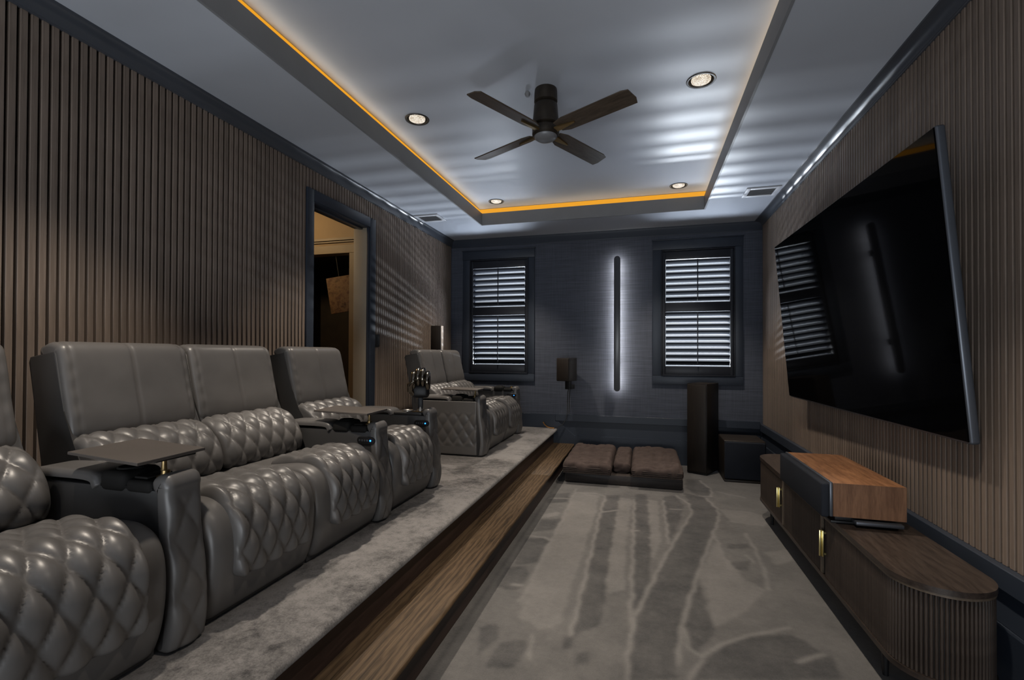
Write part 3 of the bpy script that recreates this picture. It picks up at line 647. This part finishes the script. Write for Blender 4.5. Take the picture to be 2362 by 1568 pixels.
def make_armrest(wd, kind='tray'):
    """kind: 'tray' = black cup pods and tray socket; 'end' = open deck with steel cup rings"""
    r = thing('armrest', '', 'armrest', (OX, 0, ZP))
    h = wd / 2
    body = lp([(-1.985, 0.845), (-1.41, 0.845), (-1.398, 0.80), (-1.375, 0.60), (-1.375, 0.362), (-1.97, 0.362), (-1.985, 0.42)])
    B().prism(body, 1, -h + 0.003, h - 0.003, 0.006).done('body', 'leather_dark' if kind != 'side' else 'leather', r, 45)
    fp = lp([(-1.445, 0.868), (-1.43, 0.881), (-1.408, 0.888), (-1.388, 0.881), (-1.377, 0.858), (-1.379, 0.83), (-1.372, 0.72), (-1.352, 0.58), (-1.346, 0.47), (-1.357, 0.364)])
    pad('front_panel', 'leather', r, fp, -h, h, 0.006, 0.012, 0.02, 0.022, quilt=(0.17, 0.082, 0.011, 0.12, 9), ends=(0.012, 0.012))
    pp = lp([(-1.995, 0.842), (-1.990, 0.868), (-1.93, 0.884), (-1.80, 0.888), (-1.71, 0.886), (-1.672, 0.874), (-1.655, 0.846)])
    pad('arm_pad', 'leather', r, pp, -h - 0.004, h + 0.004, 0.007, 0.016, 0.022, 0.012, ends=(0.012, 0.0))
    if kind == 'end':
        B().box(-1.655 - OX, -1.445 - OX, -h + 0.002, h - 0.002, 0.845 - ZP, 0.866 - ZP, 0.008).done('deck', 'leather_dark', r, 45)
        B().box(-1.52 - OX, -1.44 - OX, -0.035, 0.035, 0.866 - ZP, 0.870 - ZP, 0.002).done('deck_trim', 'bronze', r, 45)
        B().lathe([(0.030, 0.004), (0.036, 0.008), (0.041, 0.006), (0.041, 0.0), (0.030, 0.0)], (-1.575 - OX, 0, 0.866 - ZP)).lathe([(0.0, 0.001), (0.030, 0.001), (0.030, 0.004)], (-1.575 - OX, 0, 0.866 - ZP)).done('cup_ring', 'steel', r, 40)
    else:
        B().box(-1.655 - OX, -1.44 - OX, -h + 0.002, h - 0.002, 0.842 - ZP, 0.853 - ZP, 0.003).done('deck', 'blackfab', r, 45)
        c = B().box(-1.655 - OX, -1.545 - OX, -h - 0.005, h + 0.005, 0.828 - ZP, 0.893 - ZP, 0.022, 4)
        c.lathe([(0.032, 0.001), (0.036, 0.005), (0.040, 0.001), (0.040, -0.01), (0.032, -0.01)], (-1.60 - OX, 0, 0.893 - ZP))
        c.done('cup_holder', 'blackfab', r, 45)
        c = B().box(-1.542 - OX, -1.44 - OX, -h - 0.004, h + 0.004, 0.833 - ZP, 0.872 - ZP, 0.014, 4)
        c.box(-1.53 - OX, -1.475 - OX, -h + 0.015, h - 0.02, 0.872 - ZP, 0.880 - ZP, 0.004)
        c.done('cup_holder', 'blackfab', r, 45)
        B().lathe([(0.024, 0.0), (0.024, 0.005), (0.013, 0.008), (0.012, 0.021), (0.0, 0.021)], (-1.458 - OX, 0.0, 0.872 - ZP)).done('tray_socket', 'bronze', r, 40)
    if kind != 'plain':
        # control panel with buttons and a blue lamp on the side towards the photographed viewer
        cp = [(x, z) for x, z in arc(-1.475, 0.795, 0.020, 90, 270, 8)] + [(x, z) for x, z in arc(-1.405, 0.795, 0.020, -90, 90, 8)]
        p = B().prism(lp(cp), 1, -h - 0.004, -h + 0.004, 0.0015, 1).done('control_panel', 'black', r, 40)
        bb = B()
        for i in range(4): bb.box(-1.482 - OX + i * 0.015, -1.472 - OX + i * 0.015, -h - 0.006, -h - 0.003, 0.790 - ZP, 0.800 - ZP, 0.001)
        bb.done('button', 'bezel', p)
        B().lathe([(0.0, 0.0), (0.0045, 0.0), (0.0045, 0.003), (0.0, 0.003)], (0, 0, 0), 10).done('indicator', 'blueled', p, None, (-1.412 - OX, -h - 0.0065, 0.795 - ZP)).rotation_euler = (-PI / 2, 0, 0)
    return r
def make_tray():
    # plate measured relative to its post
    t = thing('tray_table', '', 'tray table', (0, 0, 0))
    pts = [(-0.300, -0.079), (0.070, -0.134), (0.052, 0.098), (-0.326, 0.168)]
    B().prism(pts, 2, 0.0455, 0.0555, 0.002).done('table_top', 'tray', t)
    B().prism([(-0.17, -0.06), (0.045, -0.06), (0.045, 0.07), (-0.17, 0.09)], 2, 0.0375, 0.0455, 0.002).done('support_plate', 'black', t)
    B().lathe([(0.0, 0.0), (0.010, 0.0), (0.008, 0.006), (0.007, 0.0375)], (0, 0, 0), 16).done('post', 'bronze', t, 40)
    return t
ROW = 'grey leather theatre recliners'
AW = 0.120
R0 = make_recliner()
def seat(yc, label, first=False):
    o = R0 if first else copy_tree(R0)
    o.location = (OX, yc, ZP); o['label'] = label; o['group'] = ROW; return o
seat(0.828, 'grey leather recliner cut off by the left edge of the photo, nearest to the viewer', True)
seat(1.477, 'grey leather recliner left half of the double seat behind the near tray table')
seat(1.992, 'grey leather recliner right half of the double seat, next to the middle tray table')
s3 = seat(2.643, 'single grey leather recliner in front of the doorway, between two armrests')
seat(4.372, 'grey leather recliner of the far pair, nearer one beside the quilted side panel')
seat(4.890, 'grey leather recliner of the far pair, closest to the back window')
A0 = make_armrest(AW); A1 = make_armrest(0.115, 'end'); AP = make_armrest(AW, 'plain')
def arm(src, yc, label, first=False):
    o = src if first else copy_tree(src)
    o.location = (OX, yc, ZP); o['label'] = label; o['group'] = 'leather armrests with quilted fronts'; return o
arm(AP, 1.155, 'leather armrest under the near tray table, with shade-dark sides and quilted front panel', True)
arm(A0, 2.313, 'leather armrest with black cup pods and blue lamp under the middle tray table', True)
arm(A1, 2.974, 'leather armrest at the end of the row carrying the shiny chrome sculpture', True)
dn = arm(AP, 4.015, 'near armrest of the far recliner pair, with diamond stitched outer side')
arm(A0, 5.235, 'far armrest of the far recliner pair, beside the back wall')
s3.scale = (1, 1.035, 1)
dn.scale = (1, 1.35, 1)
# diamond stitched side of the near armrest of the far pair
def side3d(v): 
    q = v.copy(); q[:, 0] = v[:, 1]; q[:, 1] = -v[:, 0]; return q
sp = pad('side_panel', 'leather', dn, [(0.0, 0.485), (0.0, 0.25), (0.0, 0.012)], -0.06, 0.49, 0.008, 0.004, 0.01, 0.003,
    quilt=(0.155, 0.10, 0.009, 0.10, 0.40), to3d=lambda v: np.c_[v[:, 1], AW / -2 - 0.0 - v[:, 0], v[:, 2]])
T0 = make_tray()
for i, (x, y, lb) in enumerate([(-1.458, 1.150, 'brown rectangular tray table on a short post over the near armrest'),
        (-1.458, 2.312, 'brown tray table on the middle armrest in front of the single recliner'),
        (-1.458, 4.020, 'small brown tray table in front of the far recliner pair')]):
    t = T0 if i == 0 else copy_tree(T0)
    t.location = (x, y, 0.8945); t['label'] = lb; t['group'] = 'swivel tray tables'

# shiny sculpture of a clenched robotic hand on the end armrest
g = thing('hand_sculpture', 'shiny black and chrome gadget shaped like a hand on a short black post', 'sculpture', (-1.480, 2.978, 0.8705), 0.35)
B().lathe([(0.0, 0.0), (0.026, 0.0), (0.026, 0.006), (0.018, 0.016), (0.016, 0.03)], n=20).done('foot', 'steel', g, 40)
B().box(-0.016, 0.016, -0.016, 0.016, 0.012, 0.10, 0.005).done('post', 'black', g, 40)
B().box(-0.062, 0.060, -0.034, 0.030, 0.088, 0.180, 0.026, 3).done('palm', 'black', g, 50)
for i in range(4):
    x = -0.045 + i * 0.031; hgt = (0.262, 0.285, 0.280, 0.258)[i]
    B().tube([(x, 0.022, 0.15), (x, 0.030, 0.20), (x, 0.026, hgt - 0.02), (x, 0.006, hgt), (x, -0.024, hgt - 0.008), (x, -0.040, hgt - 0.045), (x, -0.038, hgt - 0.085), (x, -0.026, hgt - 0.105)],
             [0.016, 0.017, 0.0175, 0.018, 0.0175, 0.017, 0.015, 0.011], 10).done('finger', 'chrome', g, 60)
B().tube([(-0.045, -0.01, 0.115), (-0.068, -0.026, 0.145), (-0.066, -0.046, 0.180), (-0.045, -0.054, 0.205)], [0.022, 0.023, 0.020, 0.014], 10).done('thumb', 'chrome', g, 60)
B().tube([(-0.03, -0.02, 0.10), (-0.036, -0.028, 0.085), (-0.034, -0.026, 0.055)], 0.003, 6).done('cord', 'wire', g, 60)

# ------------------------------------------------------------ television on the right wall
tv = thing('television', 'very large black flat television tilted downward on the right slatted wall', 'television', (1.176, 3.285, 0.922))
tv.rotation_euler = (0, -0.088, 0.021)
TW, TH = 2.15, 1.245
B().box(0.004, 0.040, -TW / 2, TW / 2, 0, TH, 0.010, 3).done('panel', 'bezel', tv, 40)
B().box(0.0005, 0.012, -TW / 2 + 0.006, TW / 2 - 0.006, 0.010, TH - 0.006, 0.002, 1).done('screen', 'gloss', tv)
o = B().box(0.040, 0.058, -0.35, 0.35, 0.30, 0.95, 0.006).done('mount', 'black', tv, 40)
B().box(0.058, 0.10, -0.05, 0.05, 0.52, 0.74).done('bracket', 'black', o)

# ------------------------------------------------------------ media console
CY0, CY1, CX0, CX1, CRR = 1.93, 4.20, 0.87, 1.19, 0.16
def outline(ins, n=14):
    r = CRR - ins
    p = arc(CX0 + CRR, CY0 + CRR, r, 0, -180, 2 * n) + arc(CX0 + CRR, CY1 - CRR, r, 180, 0, 2 * n)
    return [(x - CX0, y - 3.06) for x, y in p]
mc = thing('media_console', 'long low dark walnut console with rounded ends and fluted tambour front', 'media console', (CX0, 3.06, 0))
B().prism(outline(0.0), 2, 0.456, 0.476, 0.004).done('top', 'cab', mc, 40)
B().prism(outline(0.002), 2, 0.447, 0.456).done('top_edge', 'cabedge', mc, 40)
B().prism(outline(0.0), 2, 0.140, 0.160, 0.004).done('bottom', 'cab', mc, 40)
B().prism(outline(0.013), 2, 0.160, 0.447).done('carcass', 'black', mc, 40)
def rib_mesh():
    b = B(); b.prism([(-0.0, -0.0058)] + [(-0.0075 * math.cos(math.radians(a)), 0.0058 * math.sin(math.radians(a))) for a in (-60, -30, 0, 30, 60)] + [(0.0, 0.0058)], 2, 0.161, 0.446)
    bmesh.ops.recalc_face_normals(b.bm, faces=b.bm.faces)
    me = bpy.data.meshes.new('slat'); b.bm.to_mesh(me); b.bm.free(); me.materials.append(M['cabrib']); smooth_by_angle(me, 50); return me
RM = rib_mesh()
def rib(x, y, rz):
    o = bpy.data.objects.new('slat', RM); COL.objects.link(o); o.parent = mc; o.location = (x, y, 0); o.rotation_euler = (0, 0, rz)
rx = 0.012
y = CY0 + CRR - 3.06 + 0.006
while y < CY1 - CRR - 3.06:
    if not (2.715 - 3.06 < y < 2.765 - 3.06 or 3.425 - 3.06 < y < 3.462 - 3.06): rib(rx, y, 0)
    y += 0.0132
for i in range(35):
    a = (i + 0.5) / 35 * PI
    r = CRR - 0.012
    rib(CRR - r * math.cos(a), CY0 + CRR - 3.06 - r * math.sin(a), a)
    rib(CRR - r * math.cos(a), CY1 - CRR - 3.06 + r * math.sin(a), -a)
for yy in (3.447, 2.755):
    B().box(0.002, 0.03, yy - 0.011 - 3.06, yy + 0.011 - 3.06, 0.160, 0.447, 0.002).done('divider', 'cabedge', mc)
for yy in (3.485, 2.700):
    h = B().box(-0.012, -0.004, yy - 0.011 - 3.06, yy + 0.011 - 3.06, 0.262, 0.392, 0.002)
    h.box(-0.024, -0.012, yy - 0.004 - 3.06, yy + 0.004 - 3.06, 0.262, 0.392, 0.002)
    h.box(-0.008, 0.008, yy - 0.004 - 3.06, yy + 0.004 - 3.06, 0.270, 0.280).box(-0.008, 0.008, yy - 0.004 - 3.06, yy + 0.004 - 3.06, 0.374, 0.384)
    h.done('handle', 'brass', mc, 40)['label'] = 'brass pull handle'
for lx in (0.055, 0.265):
    for ly in (2.215, 3.93):
        B().lathe([(0.010, 0.0), (0.015, 0.14), (0.0, 0.14)], (lx, ly - 3.06, 0.0), 14).done('leg', 'black', mc, 40)

cs = thing('center_speaker', 'long centre speaker in warm walnut with black grille, on top of the media console', 'speaker', (0.85, 2.885, 0.476))
B().box(0.0, 0.288, -0.36, 0.36, 0.040, 0.195, 0.003).done('cabinet', 'walnut', cs, 40)
B().box(0.0005, 0.2875, -0.3615, -0.3595, 0.0405, 0.1945).done('end_panel', 'walnut_end', cs)
B().box(-0.014, 0.0, -0.36, 0.36, 0.037, 0.197, 0.004).done('baffle', 'bezel', cs, 40)['label'] = 'dark grey baffle'
B().box(-0.046, -0.012, -0.352, 0.352, 0.030, 0.190, 0.010, 3).done('grille', 'grille', cs, 40)['label'] = 'black cloth grille'
for sgn in (-1, 1):
    B().box(0.085, 0.272, sgn * 0.335 - 0.045, sgn * 0.335 + 0.045, 0.012, 0.030, 0.005).done('stand', 'bezel', cs, 40)
    B().box(0.0, 0.27, sgn * 0.30 - 0.03, sgn * 0.30 + 0.03, 0.0, 0.012, 0.002).box(0.02, 0.26, sgn * 0.30 - 0.02, sgn * 0.30 + 0.02, 0.012, 0.041, 0.002).done('foot', 'black', cs, 40)

# ------------------------------------------------------------ floor speakers by the back wall
ca, sa = math.cos(math.radians(-28)), math.sin(math.radians(-28))
tcx, tcy = 0.632 - (0.105 * ca + 0.17 * sa), 5.298 - (0.105 * sa - 0.17 * ca)
ts = thing('tower_speaker', 'tall dark brown floor standing speaker in front of the right window', 'speaker', (tcx, tcy, 0), math.radians(-28))
B().box(-0.105, 0.105, -0.150, 0.17, 0.012, 0.955, 0.004).done('cabinet', 'spk', ts, 40)
B().box(-0.105, 0.105, -0.158, -0.150, 0.012, 0.955, 0.002).done('baffle', 'spk', ts, 40)
B().box(-0.100, 0.100, -0.172, -0.157, 0.03, 0.945, 0.006).done('grille', 'spkbrown', ts, 40)
B().box(-0.10, 0.10, -0.15, 0.165, 0.0, 0.013, 0.002).done('plinth', 'black', ts, 40)
sb = thing('subwoofer', 'black cube subwoofer on the floor in the right back corner', 'subwoofer', (0.968, 5.13, 0))
B().box(-0.19, 0.19, 0.012, 0.42, 0.02, 0.408, 0.010, 3).done('cabinet', 'spkbrown', sb, 40)
B().box(-0.188, 0.188, -0.012, 0.014, 0.03, 0.400, 0.014, 3).done('grille', 'grille', sb, 40)
B().box(-0.19, 0.19, -0.004, 0.42, 0.0, 0.022, 0.003).done('plinth', 'spkbrown', sb, 40)

# ------------------------------------------------------------ floor lounger in front of the back wall
bed = thing('floor_lounger', 'low floor lounger with brown corduroy cushions on a dark wooden base', 'lounger', (-0.2, 4.68, 0))
B().prism([(-0.552, 0.004), (-0.552, 0.085), (-0.535, 0.093), (0.545, 0.097), (0.556, 0.085), (0.556, 0.02), (0.535, 0.0)], 1, 0.0, 0.98, 0.006).done('base', 'darkwood', bed, 40)
def tuft(ax, ay, amp, seed):
    rs = np.random.RandomState(seed); ph = rs.rand(6) * 6.28
    def f(s, y, L):
        q = np.abs(np.sin(PI * (s - 0.06) / ax)) * np.abs(np.sin(PI * (y + ay / 2) / ay))
        w = np.sin(14 * s + 9 * y + ph[0]) * np.sin(11 * y - 17 * s + ph[1]) + 0.6 * np.sin(27 * s - 21 * y + ph[2])
        cr = 1 - np.abs(np.sin(13 * s + 19 * y + 2.5 * np.sin(9 * y - 5 * s + ph[3]) + ph[4]))         # sharp creases running between the tufts
        tu = np.exp(-(np.minimum((((s / ax) % 1) - 0.5) ** 2 * ax * ax, 1) + (((y / ay + 0.5) % 1) - 0.5) ** 2 * ay * ay) / 0.0022)
        return amp * (q ** 0.35 - 0.6) + 0.007 * w - 0.012 * cr ** 3 - 0.022 * tu
    return f
def cushion(name, x0, x1, y0, y1, z0, z1, amp, seed, ax=0.24, ay=0.22):
    # swept from the back edge towards the front
    prof = [(y1 - 0.012, z0 + 0.02), (y1, (z0 + z1) / 2), (y1 - 0.03, z1 - 0.008), (y1 - 0.12, z1), ((y0 + y1) / 2, z1 + 0.006), (y0 + 0.10, z1), (y0 + 0.02, z1 - 0.010), (y0, (z0 + z1) / 2), (y0 + 0.014, z0 + 0.008)]
    prof = [(-p[0], p[1]) for p in prof]
    def t3(v): return np.c_[v[:, 1], -v[:, 0], v[:, 2]]
    return pad(name, 'cord', bed, prof, x0, x1, 0.011, 0.055, 0.05, 0.02, to3d=t3, extra=tuft(ax, ay, amp, seed))
for nm, x0, x1, y0, y1, z0, z1, am, sd in (('cushion', -0.572, -0.095, -0.065, 0.955, 0.100, 0.222, 0.026, 1), ('cushion', 0.086, 0.560, -0.065, 0.955, 0.104, 0.222, 0.022, 2), ('bolster', -0.090, 0.081, 0.08, 0.95, 0.097, 0.212, 0.020, 3)):
    c = cushion(nm, x0, x1, y0, y1, z0, z1, am, sd, 0.42 if nm == 'bolster' else 0.24, 0.3 if nm == 'bolster' else 0.22)
    B().box(x0 + 0.03, x1 - 0.03, y0 + 0.025, y1 - 0.025, z0 - 0.004, z1 - 0.045, 0.012).done('core', 'cordside', c)
    if nm == 'cushion':
        b = B()
        for k in range(4): b.box(x0 + 0.012, x1 - 0.012, y0 - 0.006, y0 + 0.05, z0 + 0.004 + k * 0.016, z0 + 0.018 + k * 0.016, 0.006)
        b.done('folded_edge', 'cordside', c, 50)

# ------------------------------------------------------------ wall speakers, light bar, switch, cables
ws = thing('wall_speaker', 'small black speaker on a bracket low on the back wall left of the light bar', 'speaker', (-0.875, 5.60, 0.945), math.radians(-22))
B().box(-0.085, 0.085, -0.10, 0.085, 0.0, 0.272, 0.006).done('cabinet', 'spk', ws, 40)
B().box(-0.080, 0.080, -0.108, -0.099, 0.006, 0.266, 0.004).done('grille', 'spkbrown', ws, 40)
o = B().box(-0.03, 0.03, 0.0, 0.06, -0.10, 0.0, 0.006).done('bracket', 'black', ws, 40)
B().box(-0.03, 0.03, 0.05, 0.135, -0.10, -0.05, 0.006).done('bracket_arm', 'black', o, 40)
ls = thing('wall_speaker', 'dark brown speaker with window light painted on its front edge on the left slatted wall behind the far recliners', 'speaker', (XL + 0.001, 5.15, 1.14))
B().box(0.0, 0.125, 0.0, 0.05, 0.0, 0.455, 0.004).done('cabinet', 'spkbrown', ls, 40)
B().box(0.125, 0.137, 0.0, 0.05, 0.0, 0.452, 0.003).done('baffle', 'spkedgelit', ls, 40)['label'] = 'front edge with window light in its colour'

def stadium(hw, z0, z1):
    return [(x, z) for x, z in arc(0, z1 - hw, hw, 0, 180, 12)] + [(x, z) for x, z in arc(0, z0 + hw, hw, 180, 360, 12)]
lb = thing('light_bar', 'tall slim backlit light bar with rounded ends glowing on the back wall', 'wall light', (-0.298, YB, 0.83))
B().prism(stadium(0.036, 0.0, 1.585), 1, -0.122, -0.086, 0.006).done('bar', 'crown', lb, 40)
B().prism(stadium(0.030, 0.01, 1.575), 1, -0.086, -0.082).done('light_strip', 'barled', lb, 40)
B().box(-0.014, 0.014, -0.086, -0.0, 0.30, 0.36).box(-0.014, 0.014, -0.086, -0.0, 1.25, 1.31).done('bracket', 'black', lb, 40)
sw = thing('light_switch', 'black light switch plate on the slatted wall right of the doorway', 'light switch', (XL, 3.965, 1.384))
B().box(0.0, 0.008, -0.040, 0.040, -0.058, 0.058, 0.003).done('plate', 'black', sw, 40)
B().box(0.008, 0.012, -0.016, 0.016, -0.032, 0.032, 0.002).done('rocker', 'black', sw, 40)
cb = thing('speaker_cable', 'thin cable hanging from the small wall speaker onto the carpet with bare copper ends', 'cable', (-0.9, YB - 0.02, 0.36))
def rel(p): return [(x + 0.9, yy - YB + 0.02, z - 0.36) for x, yy, z in p]
B().tube(rel([(-0.868, 5.70, 0.86), (-0.885, 5.728, 0.80), (-0.890, 5.732, 0.66), (-0.893, 5.732, 0.54), (-0.905, 5.728, 0.475), (-0.94, 5.715, 0.415), (-1.00, 5.70, 0.372), (-1.045, 5.69, 0.362)]), 0.0045, 6).done('sleeve', 'wire', cb, 60)
B().tube(rel([(-0.856, 5.70, 0.86), (-0.863, 5.730, 0.80), (-0.868, 5.733, 0.66), (-0.872, 5.732, 0.535)]), 0.005, 6).done('sleeve', 'wire', cb, 60)
B().tube(rel([(-1.045, 5.69, 0.363), (-1.09, 5.685, 0.366), (-1.13, 5.682, 0.378), (-1.165, 5.68, 0.408), (-1.18, 5.68, 0.435)]), 0.007, 6).done('bare_end', 'copper', cb, 60)['label'] = 'bare copper wire end'

pc = thing('canvas_picture', 'small brown abstract canvas hanging tilted in the dark opening beyond the doorway', 'picture', (-3.16, 4.44, 1.90))
pc.rotation_euler = (0.0, math.radians(-9), math.radians(12))
B().box(-0.135, 0.135, -0.012, 0.012, -0.195, 0.195, 0.003).done('canvas', 'canvas', pc, 40)
B().box(-0.003, 0.003, 0.012, 0.016, 0.19, 0.44).done('hanger', 'black', pc)

# ------------------------------------------------------------ ceiling: fan, cans, vents
FX, FY = -0.60, 2.94
fan = thing('ceiling_fan', 'four bladed dark bronze ceiling fan hanging in the middle of the tray ceiling', 'ceiling fan', (FX, FY, ZT))
B().lathe([(0.0, 0.0), (0.070, 0.0), (0.072, -0.012), (0.074, -0.078), (0.064, -0.086), (0.0, -0.086)], n=32).done('canopy', 'fanblack', fan, 40)
B().lathe([(0.0, -0.084), (0.060, -0.086), (0.074, -0.10), (0.080, -0.17), (0.084, -0.205), (0.086, -0.225), (0.070, -0.236), (0.0, -0.238)], n=32).done('motor_housing', 'fanblack', fan, 40)
B().lathe([(0.0, -0.238), (0.078, -0.238), (0.086, -0.252), (0.086, -0.285), (0.076, -0.296), (0.0, -0.296)], n=32).done('hub', 'fanblack', fan, 40)
B().lathe([(0.072, -0.292), (0.070, -0.306), (0.055, -0.318), (0.030, -0.325), (0.0, -0.327)], n=32).done('end_cap', 'fancap', fan, 50)
def blade():
    b = B().prism([(0.095, -0.045), (0.16, -0.062), (0.575, -0.066), (0.615, -0.055), (0.625, 0.020), (0.612, 0.058), (0.16, 0.058), (0.105, 0.04)], 2, -0.004, 0.004, 0.002)
    return b
b0 = blade(); bmesh.ops.recalc_face_normals(b0.bm, faces=b0.bm.faces)
bme = bpy.data.meshes.new('blade'); b0.bm.to_mesh(bme); b0.bm.free(); bme.materials.append(M['fanblade'])
b0 = B().prism([(0.060, -0.022), (0.13, -0.016), (0.225, -0.004), (0.225, 0.004), (0.13, 0.016), (0.060, 0.022)], 2, -0.016, -0.005, 0.002)
bmesh.ops.recalc_face_normals(b0.bm, faces=b0.bm.faces)
kme = bpy.data.meshes.new('blade_bracket'); b0.bm.to_mesh(kme); b0.bm.free(); kme.materials.append(M['bronze'])
for a in (-28, 62, 152, 242):
    o = link('blade', bme, fan, (0, 0, -0.268)); o.rotation_euler = (math.radians(-13), 0, math.radians(a)); o.rotation_mode = 'XYZ'
    link('blade_bracket', kme, o)
B().lathe([(0.0, -0.005), (0.012, -0.005), (0.018, -0.02), (0.012, -0.036), (0.0, -0.036)], (-0.115, -0.02, 0.0), 16).done('sensor', 'fancap', fan, 50)

def downlight(x, y, label):
    d = thing('downlight', label, 'ceiling light', (x, y, ZT), 0, 'round recessed ceiling lights')
    B().lathe([(0.070, 0.004), (0.074, -0.004), (0.084, -0.005), (0.087, 0.0), (0.076, 0.0005)], n=32).done('trim_ring', 'fanblack', d, 50)
    B().lathe([(0.075, 0.0), (0.064, 0.05), (0.060, 0.062), (0.0, 0.062)], n=32).done('housing', 'fanblack', d, 50)
    B().lathe([(0.0, -0.014), (0.040, -0.012), (0.056, -0.004), (0.058, 0.006), (0.050, 0.020), (0.0, 0.022)], n=32).done('lens', 'lens', d, 50)
    l = bpy.data.lights.new('downlight_lamp', 'SPOT'); l.energy = CAN_POWER; l.color = CAN_COLOR
    l.spot_size = math.radians(84); l.spot_blend = 0.6; l.shadow_soft_size = 0.045
    o = bpy.data.objects.new('downlight_lamp', l); COL.objects.link(o); o.parent = d; o.location = (0, 0, -0.03)
    return d
labs = ['round recessed ceiling light behind the viewer on the left', 'round recessed ceiling light behind the viewer on the right',
        'round recessed ceiling light left of the fan', 'round recessed ceiling light right of the fan, the largest in view',
        'small recessed ceiling light in the far left corner of the tray', 'small recessed ceiling light in the far right corner of the tray']
for (x, y), lb_ in zip(CANS, labs): downlight(x, y, lb_)

def vent(x, y, label):
    v = thing('air_vent', label, 'air vent', (x, y, ZC), 0, 'rectangular ceiling vents')
    B().box(-0.140, -0.105, -0.125, 0.125, -0.010, 0.0, 0.002).box(0.105, 0.140, -0.125, 0.125, -0.010, 0.0, 0.002).box(-0.105, 0.105, -0.125, -0.088, -0.010, 0.0, 0.002).box(-0.105, 0.105, 0.088, 0.125, -0.010, 0.0, 0.002).done('frame', 'white', v, 40)
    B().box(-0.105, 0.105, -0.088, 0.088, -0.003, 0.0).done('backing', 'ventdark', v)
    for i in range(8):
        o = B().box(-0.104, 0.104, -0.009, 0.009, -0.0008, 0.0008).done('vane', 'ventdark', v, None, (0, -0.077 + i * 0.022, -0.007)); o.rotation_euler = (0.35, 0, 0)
    return v
vent(-2.245, 4.727, 'white rectangular ceiling vent above the far recliners on the left')
vent(1.025, 4.722, 'white rectangular ceiling vent in the right back corner')

# hall lamp
hl = thing('hall_lamp', 'flush lamp on the hall ceiling out of sight', 'ceiling light', (-3.9, 3.5, 2.95))
B().lathe([(0.0, 0.0), (0.12, 0.0), (0.12, -0.03), (0.10, -0.05), (0.0, -0.055)], n=24).done('shade', 'lens', hl, 50)
l = bpy.data.lights.new('hall_lamp_light', 'POINT'); l.energy = HALL_POWER; l.color = (1.0, 0.70, 0.36); l.shadow_soft_size = 0.1
o = bpy.data.objects.new('hall_lamp_light', l); COL.objects.link(o); o.parent = hl; o.location = (0, 0, -0.18)
S.cycles.use_denoising = True
